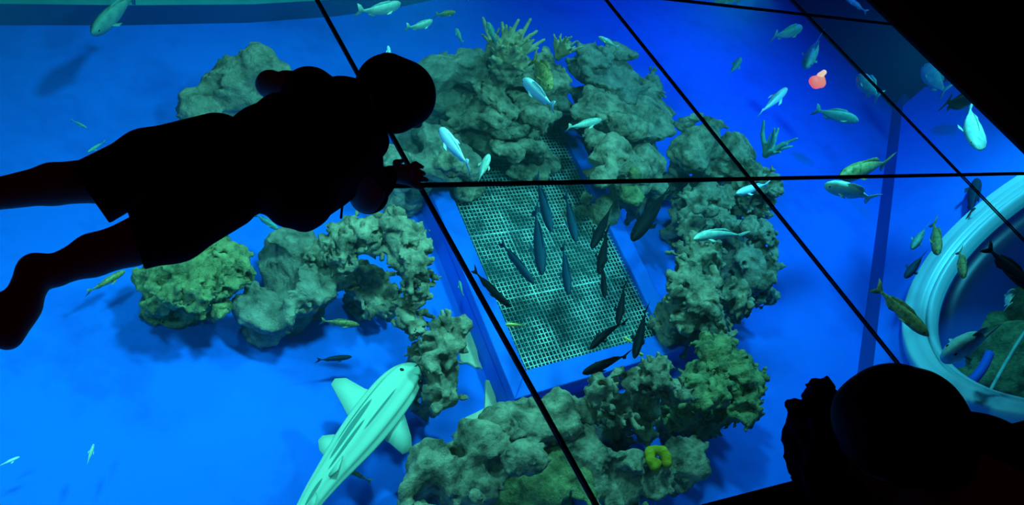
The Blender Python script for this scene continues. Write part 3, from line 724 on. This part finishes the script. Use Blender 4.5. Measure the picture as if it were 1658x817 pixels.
def fish(head, tail, z, shape, col, label, cat='fish', group=None, roll=0.0, bend=0.0, name='fish', fat=1.0, dz=0.0):
    z = H + (z - H) * (H - F) / 4.9
    fat *= {'mid': .80, 'slim': .85}.get(shape, 1.0)
    key = (shape, col, bend)
    if key not in _protos:
        d, w = SHAPES[shape]; _protos[key] = fish_proto(d, w, bend, M[col])
    parts, eyes, er = _protos[key]
    a = at(*head, z + dz / 2); b = at(*tail, z - dz / 2); c = (a + b) / 2; d = a - b; L = float(np.linalg.norm(d)); d /= L
    root = empty(name, c)
    s = np.cross([0, 0, 1.0], d); s /= np.linalg.norm(s); u = np.cross(d, s)
    R = Matrix((Vector(d), Vector(s), Vector(u))).transposed().to_4x4() @ Matrix.Rotation(math.radians(roll), 4, 'X')
    root.matrix_world = Matrix.Translation(Vector(c)) @ R @ Matrix.Diagonal((L, L * fat, L * fat, 1))
    for nm, me, _ in parts:
        me.polygons.foreach_set('use_smooth', np.ones(len(me.polygons), dtype=bool))
        o = bpy.data.objects.new(nm, me); COL.objects.link(o); o.parent = root
    if L / mpp(c) > 45:
        for p in eyes:
            o = bpy.data.objects.new('eye', eye_me); COL.objects.link(o); o.parent = root; o.location = p; o.scale = (er, er * .6, er)
    return tag(root, label, cat, group)
G1 = 'dark fish over the grate'; G2 = 'fish around the reef'; G3 = 'fish in the deep blue water on the right'; G4 = 'fish by the porthole'; G5 = 'fish over the open blue floor'
# over the open floor and far left
fish((148, 54), (222, -10), -2.75, 'mid', 'f_teal', 'large blurry teal fish at the far ledge, upper left corner', group=G5, fat=1.1)
fish((141, 207), (115, 194), -2.6, 'slim', 'f_teal', 'tiny pale streak of a fish alone in the blue at left', group=G5)
fish((142, 246), (170, 229), -2.6, 'slim', 'f_teal', 'tiny teal fish just above the child\'s far thigh', group=G5)
fish((203, 438), (140, 474), -3.05, 'slim', 'f_olive', 'slim green fish half hidden under the child\'s shin', group=G5)
fish((32, 739), (-6, 756), -3.1, 'slim', 'f_bright', 'bright slim fish cut by the left edge near the bottom', group=G5)
fish((152, 718), (140, 754), -3.05, 'slim', 'f_pale', 'pale slim fish upright over the empty floor, lower left', group=G5)
fish((582, 526), (519, 519), -2.9, 'mid', 'f_olive', 'yellow-green fish swimming right below the rock arch', group=G5)
fish((570, 577), (512, 583), -3.1, 'slim', 'f_blue', 'dim dark fish in the shadow between arch and shark', group=G5)
fish((548, 752), (602, 780), -3.08, 'slim', 'f_olive', 'small olive fish tucked beside the shark\'s tail', group=G5)
fish((452, 372), (412, 346), -2.9, 'mid', 'f_teal', 'teal fish peeping out under the child\'s jacket hem', group=G5)
# far water
fish((651, 8), (583, 23), -2.4, 'mid', 'f_pale', 'longest pale fish at the top, above the child\'s head', group=G2, bend=.35)
fish((702, 35), (661, 48), -2.4, 'mid', 'f_pale', 'pale arched fish, lower of three above the hazy boulder', group=G2, bend=.35)
fish((738, 20), (705, 24), -2.5, 'mid', 'f_olive', 'small yellowish fish, rightmost of three at the top', group=G2)
fish((628, 74), (633, 100), -2.4, 'slim', 'f_bright', 'fish tip showing just over the child\'s hair', group=G2)
fish((712, 208), (760, 270), -1.9, 'deep', 'f_bright', 'bright blue-white fish right of the child\'s face', group=G2, roll=-30)
fish((790, 253), (776, 291), -2.0, 'deep', 'f_pale', 'pale fish next to the bright one, above the horizontal seam', group=G2)
fish((738, 46), (749, 70), -2.1, 'mid', 'f_teal', 'small teal fish at the left tips of the antler coral', group=G2)
fish((788, 36), (805, 70), -2.0, 'mid', 'f_teal', 'blue-teal fish diving in front of the antler coral', group=G2)
fish((846, 128), (898, 174), -1.9, 'deep', 'f_bright', 'plump white fish in front of the far reef', group=G2, roll=-30, fat=1.1)
fish((893, 144), (862, 92), -1.85, 'deep', 'f_olive', 'olive fish with dark back overlapping the plump white fish', group=G2)
fish((969, 59), (1000, 77), -2.2, 'mid', 'f_pale', 'small pale fish on top of the domed rock', group=G2)
fish((974, 194), (918, 207), -2.2, 'slim', 'f_pale', 'white-bellied slim fish above the box\'s far right corner', group=G2)
fish((1120, 383), (1200, 374), -2.3, 'slim', 'f_pale', 'long silver fish in front of the right-hand reef', group=G2, bend=.35)
fish((1192, 313), (1244, 297), -2.2, 'slim', 'f_bright', 'pale blue fish beside the crossing seams', group=G2)
fish((743, 454), (750, 480), -3.0, 'mid', 'f_teal', 'small teal fish by the left wall of the box', group=G2)
fish((818, 525), (850, 527), -2.55, 'mid', 'f_yellow', 'tiny yellow fish over the left side of the grate', group=G2)
fish((1010, 545), (1026, 557), -2.6, 'mid', 'f_yellow', 'tiny yellow fish at the near end of the grate', group=G2, fat=1.3)
fish((1042, 575), (1024, 568), -2.6, 'mid', 'f_yellow', 'tiny yellow fish on the near rail of the box', group=G2, fat=1.5)
# school over the grate
sch = [((893, 375), (868, 285), 'f_blue', 'blue-grey fish at the far end of the grate, nearest the horizontal seam'),
       ((933, 392), (915, 312), 'f_blue', 'blue-grey fish just right of the one nearest the seam'),
       ((958, 402), (992, 330), 'f_dark', 'dark fish reaching the right rail, upper of the crossing pair'),
       ((970, 444), (984, 368), 'f_dark', 'dark fish just below the upper crossing pair at the right rail'),
       ((979, 482), (975, 425), 'f_dark', 'short dark fish right of the grate centre'),
       ((878, 445), (866, 335), 'f_blue', 'long blue-grey fish pointing at the grate\'s middle'),
       ((865, 460), (810, 390), 'f_blue', 'slanting blue-backed fish on the left half of the grate'),
       ((921, 477), (911, 395), 'f_blue', 'upright dark teal fish at the grate\'s centre'),
       ((1000, 526), (1012, 458), 'f_dark', 'dark fish in the near right of the grate, above a slanting one'),
       ((953, 563), (1010, 515), 'f_dark', 'dark fish slanting to the lower left near the grate\'s near end'),
       ((1027, 580), (1047, 496), 'f_dark', 'dark fish crossing the near rail at its right end'),
       ((943, 604), (1018, 573), 'f_dark', 'plump dark fish lying along the near rail'),
       ((826, 498), (762, 436), 'f_dark', 'dark fish across the left rail, by the long seam'),
       ((1024, 388), (1084, 302), 'f_dark', 'large dark fish with pale tail right of the box')]
for i, (a, b, cmat, lab) in enumerate(sch):
    fish(a, b, -2.30 - .02 * (i % 4), 'mid' if i in (11, 13) else 'slim', cmat, lab, group=G1, bend=.25 if i in (9, 12) else 0, fat=.85)
# deep blue on the right
fish((1199, 95), (1181, 120), -2.3, 'mid', 'f_teal', 'small dim fish alone in the deep blue', group=G3)
fish((1274, 143), (1229, 185), -2.1, 'slim', 'f_bright', 'brightest slim fish rising over the forked coral', group=G3, fat=.75)
fish((1298, 46), (1251, 59), -2.1, 'mid', 'f_teal', 'teal fish left of the dark wall near the top', group=G3)
fish((1305, 108), (1325, 62), -2.1, 'mid', 'f_teal', 'teal fish right above the glowing orange reflection', group=G3)
fish((1390, 196), (1318, 177), -2.1, 'mid', 'f_teal', 'stout teal fish below the glowing orange reflection', group=G3)
fish((1388, 122), (1424, 158), -2.3, 'deep', 'f_teal', 'dim round fish in front of the dark wall', group=G3, fat=1.2)
fish((1494, 106), (1532, 150), -2.2, 'deep', 'f_teal', 'dim fish at the deck edge, over the dark wall', group=G3, fat=1.1)
fish((1572, 163), (1530, 166), -1.5, 'deep', 'f_dark', 'dark stubby fish touching the deck edge', group=G3)
fish((1366, -6), (1404, 20), -2.0, 'slim', 'f_teal', 'teal streak of a fish at the top by the deck edge', group=G3)
fish((1155, -2), (1200, 1), -2.2, 'mid', 'f_olive', 'greenish fish cut off by the top edge', group=G3)
fish((1360, 285), (1438, 262), -1.9, 'mid', 'f_olive', 'olive fish just above the horizontal seam, right of the reef', group=G3)
fish((1336, 297), (1414, 322), -1.8, 'deep', 'f_pale', 'pale fork-tailed fish below the horizontal seam', group=G3, roll=-25)
fish((1583, 242), (1569, 170), -1.7, 'flat', 'f_pale', 'bright broad fish with spread side fins below the deck edge', group=G3, fat=.85)
# by the porthole
fish((1477, 402), (1499, 367), -2.2, 'mid', 'f_teal', 'faint teal fish left of the porthole', group=G4)
fish((1519, 412), (1511, 358), -2.0, 'mid', 'f_olive', 'upright olive fish at the porthole\'s outer rim', group=G4)
fish((1466, 449), (1497, 410), -2.1, 'slim', 'f_blue', 'dark slanting fish left of the porthole', group=G4)
fish((1504, 544), (1416, 462), -1.9, 'slim', 'f_olive', 'long mottled fish nosing at the white ring', group=G4, fat=1.2)
fish((1561, 450), (1553, 404), -1.7, 'mid', 'f_olive', 'small dark green fish across the white ring', group=G4)
fish((1672, 470), (1596, 398), -1.6, 'mid', 'f_dark', 'large dark fish over the porthole\'s right edge', group=G4)
def in_chamber(px, py, w): return panel_pt(px, py, w)
fish((1582, 290), (1570, 348), -2.3, 'slim', 'f_blue', 'dim blue fish shape in place of a shadow streak above the porthole by the seam', group=G4)  # fish shape added where a dark shadow streak falls

# pale ray and rocks seen through the porthole
def blob_at(name, pts, mt, label, cat, w, seed):
    E = [(panel_pt(px, py, w), rp) for px, py, rp in pts]; s = mpp(E[0][0])
    caps = [(c, c + np.array([.001, 0, 0]), rp * s, rp * s) for c, rp in E]; c0 = E[0][0]
    def post(G, D): return D + 0.10 * (noise3(G.reshape(-1, 3) * 6, seed).reshape(D.shape) - .5) + .05 * (noise3(G.reshape(-1, 3) * 14, seed + 1).reshape(D.shape) - .5)
    me = sdf_caps(name, caps, 0.022, .05, .1, post); me.transform(Matrix.Translation(Vector(-c0)))
    o = link(name, me, mt); o.location = c0; return tag(o, label, cat)
blob_at('reef_rock', [(1600, 545, 46), (1640, 500, 46), (1560, 595, 34), (1650, 590, 60), (1610, 640, 50)], M['rock_green'], 'dark green rock seen through the round porthole', 'rock', -1.0, 3)
fish((1532, 572), (1600, 545), -1.95, 'deep', 'f_pale', 'pale fish seen in the porthole\'s lower left', group=G4, fat=1.2)
fish((1637, 470), (1632, 497), -1.75, 'deep', 'f_pale', 'small pale fish in the porthole\'s middle', group=G4)

# glowing shape added for an orange reflection in the glass
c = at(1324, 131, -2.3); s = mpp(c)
lm = empty('orange_reflection', c)
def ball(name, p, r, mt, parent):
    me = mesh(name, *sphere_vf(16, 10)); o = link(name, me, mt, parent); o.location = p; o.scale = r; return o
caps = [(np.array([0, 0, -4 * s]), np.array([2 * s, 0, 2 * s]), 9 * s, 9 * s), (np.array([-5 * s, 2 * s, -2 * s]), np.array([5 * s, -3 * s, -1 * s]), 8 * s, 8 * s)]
link('reflection_body', sdf_caps('reflection_body', caps, .005, .01), M['glow'], lm)
link('reflection_top', sdf_caps('reflection_top', [(np.array([0, 2 * s, 9 * s]), np.array([2 * s, 1 * s, 16 * s]), 5 * s, 4 * s)], .004, .01), M['glow2'], lm)
tag(lm, 'small glowing orange-pink shape standing in for a reflection in the glass', 'lamp')

# ------------------------------------------------------------------ lying child
def zat(px, py, z): return at(px, py, z)
def cap(a, b, ra, rb):
    """a, b: (px, py, z); radii in pixels"""
    A = at(*a); B = at(*b); return (A, B, ra * mpp(A), rb * mpp(B))
def view_cut(p, q, keep):
    """plane holding the two pixels' rays; keep is a pixel on the kept side -> function(G) that is negative on it"""
    n = np.cross(ray(*p), ray(*q)); n /= np.linalg.norm(n); c = np.array([0, 0, H])
    if n @ ray(*keep) > 0: n = -n
    return lambda G: (G - c) @ n
child = empty('person', at(330, 290, 0.0)); CO = np.array(child.location)
def child_part(name, me, mt):
    me.transform(Matrix.Translation(Vector(-CO))); return link(name, me, mt, child)
body_caps = [
    # trunk, neck, head
    cap((330, 275, .09), (520, 235, .12), 44, 44), cap((340, 320, .08), (500, 300, .10), 30, 34), cap((560, 190, .17), (620, 165, .21), 34, 30),
    cap((628, 150, .22), (652, 160, .22), 46, 46),
    cap((668, 196, .19), (676, 200, .18), 10, 8),
    # far arm folded under, elbow out at the top
    cap((520, 160, .13), (437, 136, .07), 26, 22), cap((437, 136, .06), (560, 170, .05), 20, 15),
    # near arm
    cap((560, 260, .13), (596, 315, .06), 34, 30), cap((596, 315, .05), (632, 283, .035), 24, 13),
    cap((632, 283, .03), (652, 281, .028), 14, 16),
    cap((655, 275, .02), (672, 267, .013), 5.6, 5), cap((672, 267, .013), (684, 270, .009), 5, 4),
    cap((658, 280, .02), (676, 279, .013), 5.6, 5), cap((676, 279, .013), (687, 281, .009), 5, 4),
    cap((658, 286, .02), (676, 289, .013), 5.6, 5), cap((676, 289, .013), (692, 291, .009), 5, 4),
    cap((655, 291, .02), (672, 299, .013), 5.4, 4.8), cap((672, 299, .013), (684, 306, .009), 4.8, 4),
    cap((640, 276, .025), (642, 264, .016), 6, 5), cap((642, 264, .016), (652, 260, .012), 5, 4),
    # far leg
    cap((330, 250, .10), (165, 291, .07), 40, 34), cap((165, 291, .07), (85, 298, .06), 34, 31), cap((85, 298, .06), (-40, 320, .045), 30, 21), cap((-40, 320, .045), (-150, 345, .04), 20, 18), cap((-150, 345, .05), (-215, 400, .03), 19, 13),
    # near leg
    cap((330, 320, .10), (215, 393, .07), 42, 34), cap((215, 393, .065), (150, 413, .055), 34, 32), cap((150, 413, .055), (88, 438, .045), 31, 23), cap((88, 438, .045), (58, 440, .045), 23, 26),
    cap((58, 440, .045), (30, 500, .035), 27, 26), cap((34, 495, .03), (12, 540, .025), 29, 24), cap((2, 500, .03), (-8, 535, .022), 24, 20)]
child_part('body', sdf_caps('body', body_caps, 0.0062, 0.012), M['skin'])
hair_caps = [cap((628, 140, .23), (650, 150, .24), 52, 53), cap((640, 178, .22), (655, 160, .23), 38, 46), cap((602, 128, .20), (628, 120, .22), 22, 34)]
child_part('hair', sdf_caps('hair', hair_caps, 0.006, 0.02), M['hair'])
jack_caps = [cap((425, 232, .13), (545, 190, .15), 66, 66), cap((455, 285, .12), (560, 250, .13), 52, 56), cap((500, 150, .14), (520, 165, .14), 44, 44),
             cap((470, 330, .09), (500, 335, .09), 40, 36), cap((455, 190, .12), (440, 250, .12), 44, 50), cap((578, 175, .17), (600, 150, .18), 38, 28), cap((590, 200, .15), (600, 230, .13), 30, 28),
             cap((590, 265, .12), (600, 315, .06), 34, 32), cap((600, 315, .05), (618, 292, .04), 28, 18), cap((500, 150, .12), (462, 135, .08), 30, 22), cap((485, 352, .06), (492, 358, .06), 20, 18), cap((430, 200, .11), (425, 312, .09), 32, 26), cap((420, 290, .12), (520, 270, .13), 50, 56), cap((505, 332, .08), (548, 300, .08), 34, 32), cap((596, 318, .045), (632, 284, .035), 27, 15)]
def jack_post(G, D):
    n = noise3(G.reshape(-1, 3) * np.array([9., 9, 9]), 4).reshape(D.shape); return D + .02 * (n - .5)
child_part('jacket', sdf_caps('jacket', jack_caps, 0.0065, 0.02, .03, jack_post), M['cloth'])
def cutter(planes):
    def post(G, D):
        for pf in planes: D = np.maximum(D, pf(G))
        return D
    return post
far_leg = [cap((350, 245, .11), (240, 262, .09), 60, 50), cap((238, 264, .09), (140, 317, .07), 49, 52)]
near_leg = [cap((360, 310, .11), (280, 365, .09), 62, 56), cap((280, 365, .09), (200, 395, .07), 54, 46)]
hips = [cap((420, 250, .11), (360, 262, .11), 58, 60), cap((402, 304, .10), (370, 312, .11), 44, 50)]
cf = view_cut((108, 262), (179, 364), (300, 260)); cn = view_cut((211, 358), (238, 450), (300, 380))
def shorts_post(G, D):
    def grp(cs):
        d = None
        for c in cs:
            e = sd_cap(G, *c); d = e if d is None else smin(d, e, .02)
        return d
    return np.minimum(np.minimum(np.maximum(grp(far_leg), cf(G)), np.maximum(grp(near_leg), cn(G))), grp(hips))
child_part('shorts', sdf_caps('shorts', far_leg + near_leg + hips, .0065, .02, .03, shorts_post), M['cloth2'])
V, Fc = tube([at(555, 328, .04) - CO, at(553, 343, .03) - CO, at(552, 353, .025) - CO], .003, 6)
link('zip_pull', mesh('zip_pull', V, Fc), M['trim'], child)
tag(child, 'person lying face down on the glass in dark jacket and shorts', 'person')

# ------------------------------------------------------------------ crouching person, lower right
pz = 0.42
per = empty('person', (*at(1500, 760, 0.008)[:2], 0.008)); PO = np.array(per.location)
def per_part(name, me, mt):
    me.transform(Matrix.Translation(Vector(-PO))); return link(name, me, mt, per)
pc = [cap((1450, 690, pz), (1480, 700, pz), 84, 80), cap((1500, 740, pz - .05), (1540, 790, pz - .10), 50, 60),
      cap((1560, 860, .26), (1760, 930, .20), 120, 120), cap((1560, 860, .24), (1480, 900, .14), 60, 46), cap((1480, 900, .12), (1385, 760, .18), 40, 30),
      cap((1385, 760, .18), (1345, 735, .24), 26, 26), cap((1340, 730, .24), (1330, 700, .27), 11, 9), cap((1352, 728, .24), (1350, 698, .27), 11, 9), cap((1330, 742, .24), (1312, 718, .27), 11, 9), cap((1365, 730, .24), (1368, 704, .27), 11, 9), cap((1330, 755, .22), (1320, 735, .26), 12, 10),
      cap((1760, 930, .20), (1950, 900, .13), 110, 80), cap((1950, 900, .13), (2100, 850, .10), 70, 50)]
per_part('body', sdf_caps('body', pc, .008, .02), M['skin'])
hc = [cap((1448, 682, pz + .01), (1470, 690, pz + .01), 88, 90), cap((1500, 712, pz), (1520, 735, pz - .02), 70, 56), cap((1400, 668, pz), (1420, 680, pz), 48, 60)]
per_part('hair', sdf_caps('hair', hc, .0065, .02), M['hair'])
sc = [cap((1328, 650, .30), (1322, 690, .28), 30, 40), cap((1318, 700, .27), (1325, 750, .24), 42, 40), cap((1340, 660, .29), (1360, 700, .28), 32, 40), cap((1331, 626, .31), (1330, 640, .30), 15, 26), cap((1300, 652, .29), (1298, 660, .29), 15, 18), cap((1325, 760, .20), (1370, 800, .14), 36, 40)]
def scarf_post(G, D):
    P = G.reshape(-1, 3); return D + (.030 * np.abs(noise3(P * 26, 9) - .5) * 2 + .018 * (noise3(P * 50, 5) - .5)).reshape(D.shape) - .008
per_part('scarf', sdf_caps('scarf', sc, .005, .012, .03, scarf_post), M['cloth3'])
jc = [cap((1570, 800, .26), (1770, 930, .21), 120, 132), cap((1570, 850, .24), (1480, 905, .14), 70, 56), cap((1480, 905, .12), (1400, 790, .16), 50, 36), cap((1770, 930, .2), (1900, 910, .14), 125, 100)]
per_part('jacket', sdf_caps('jacket', jc, .010, .03), M['cloth'])
tag(per, 'person with dark hair crouching on the deck in the lower right corner', 'person')
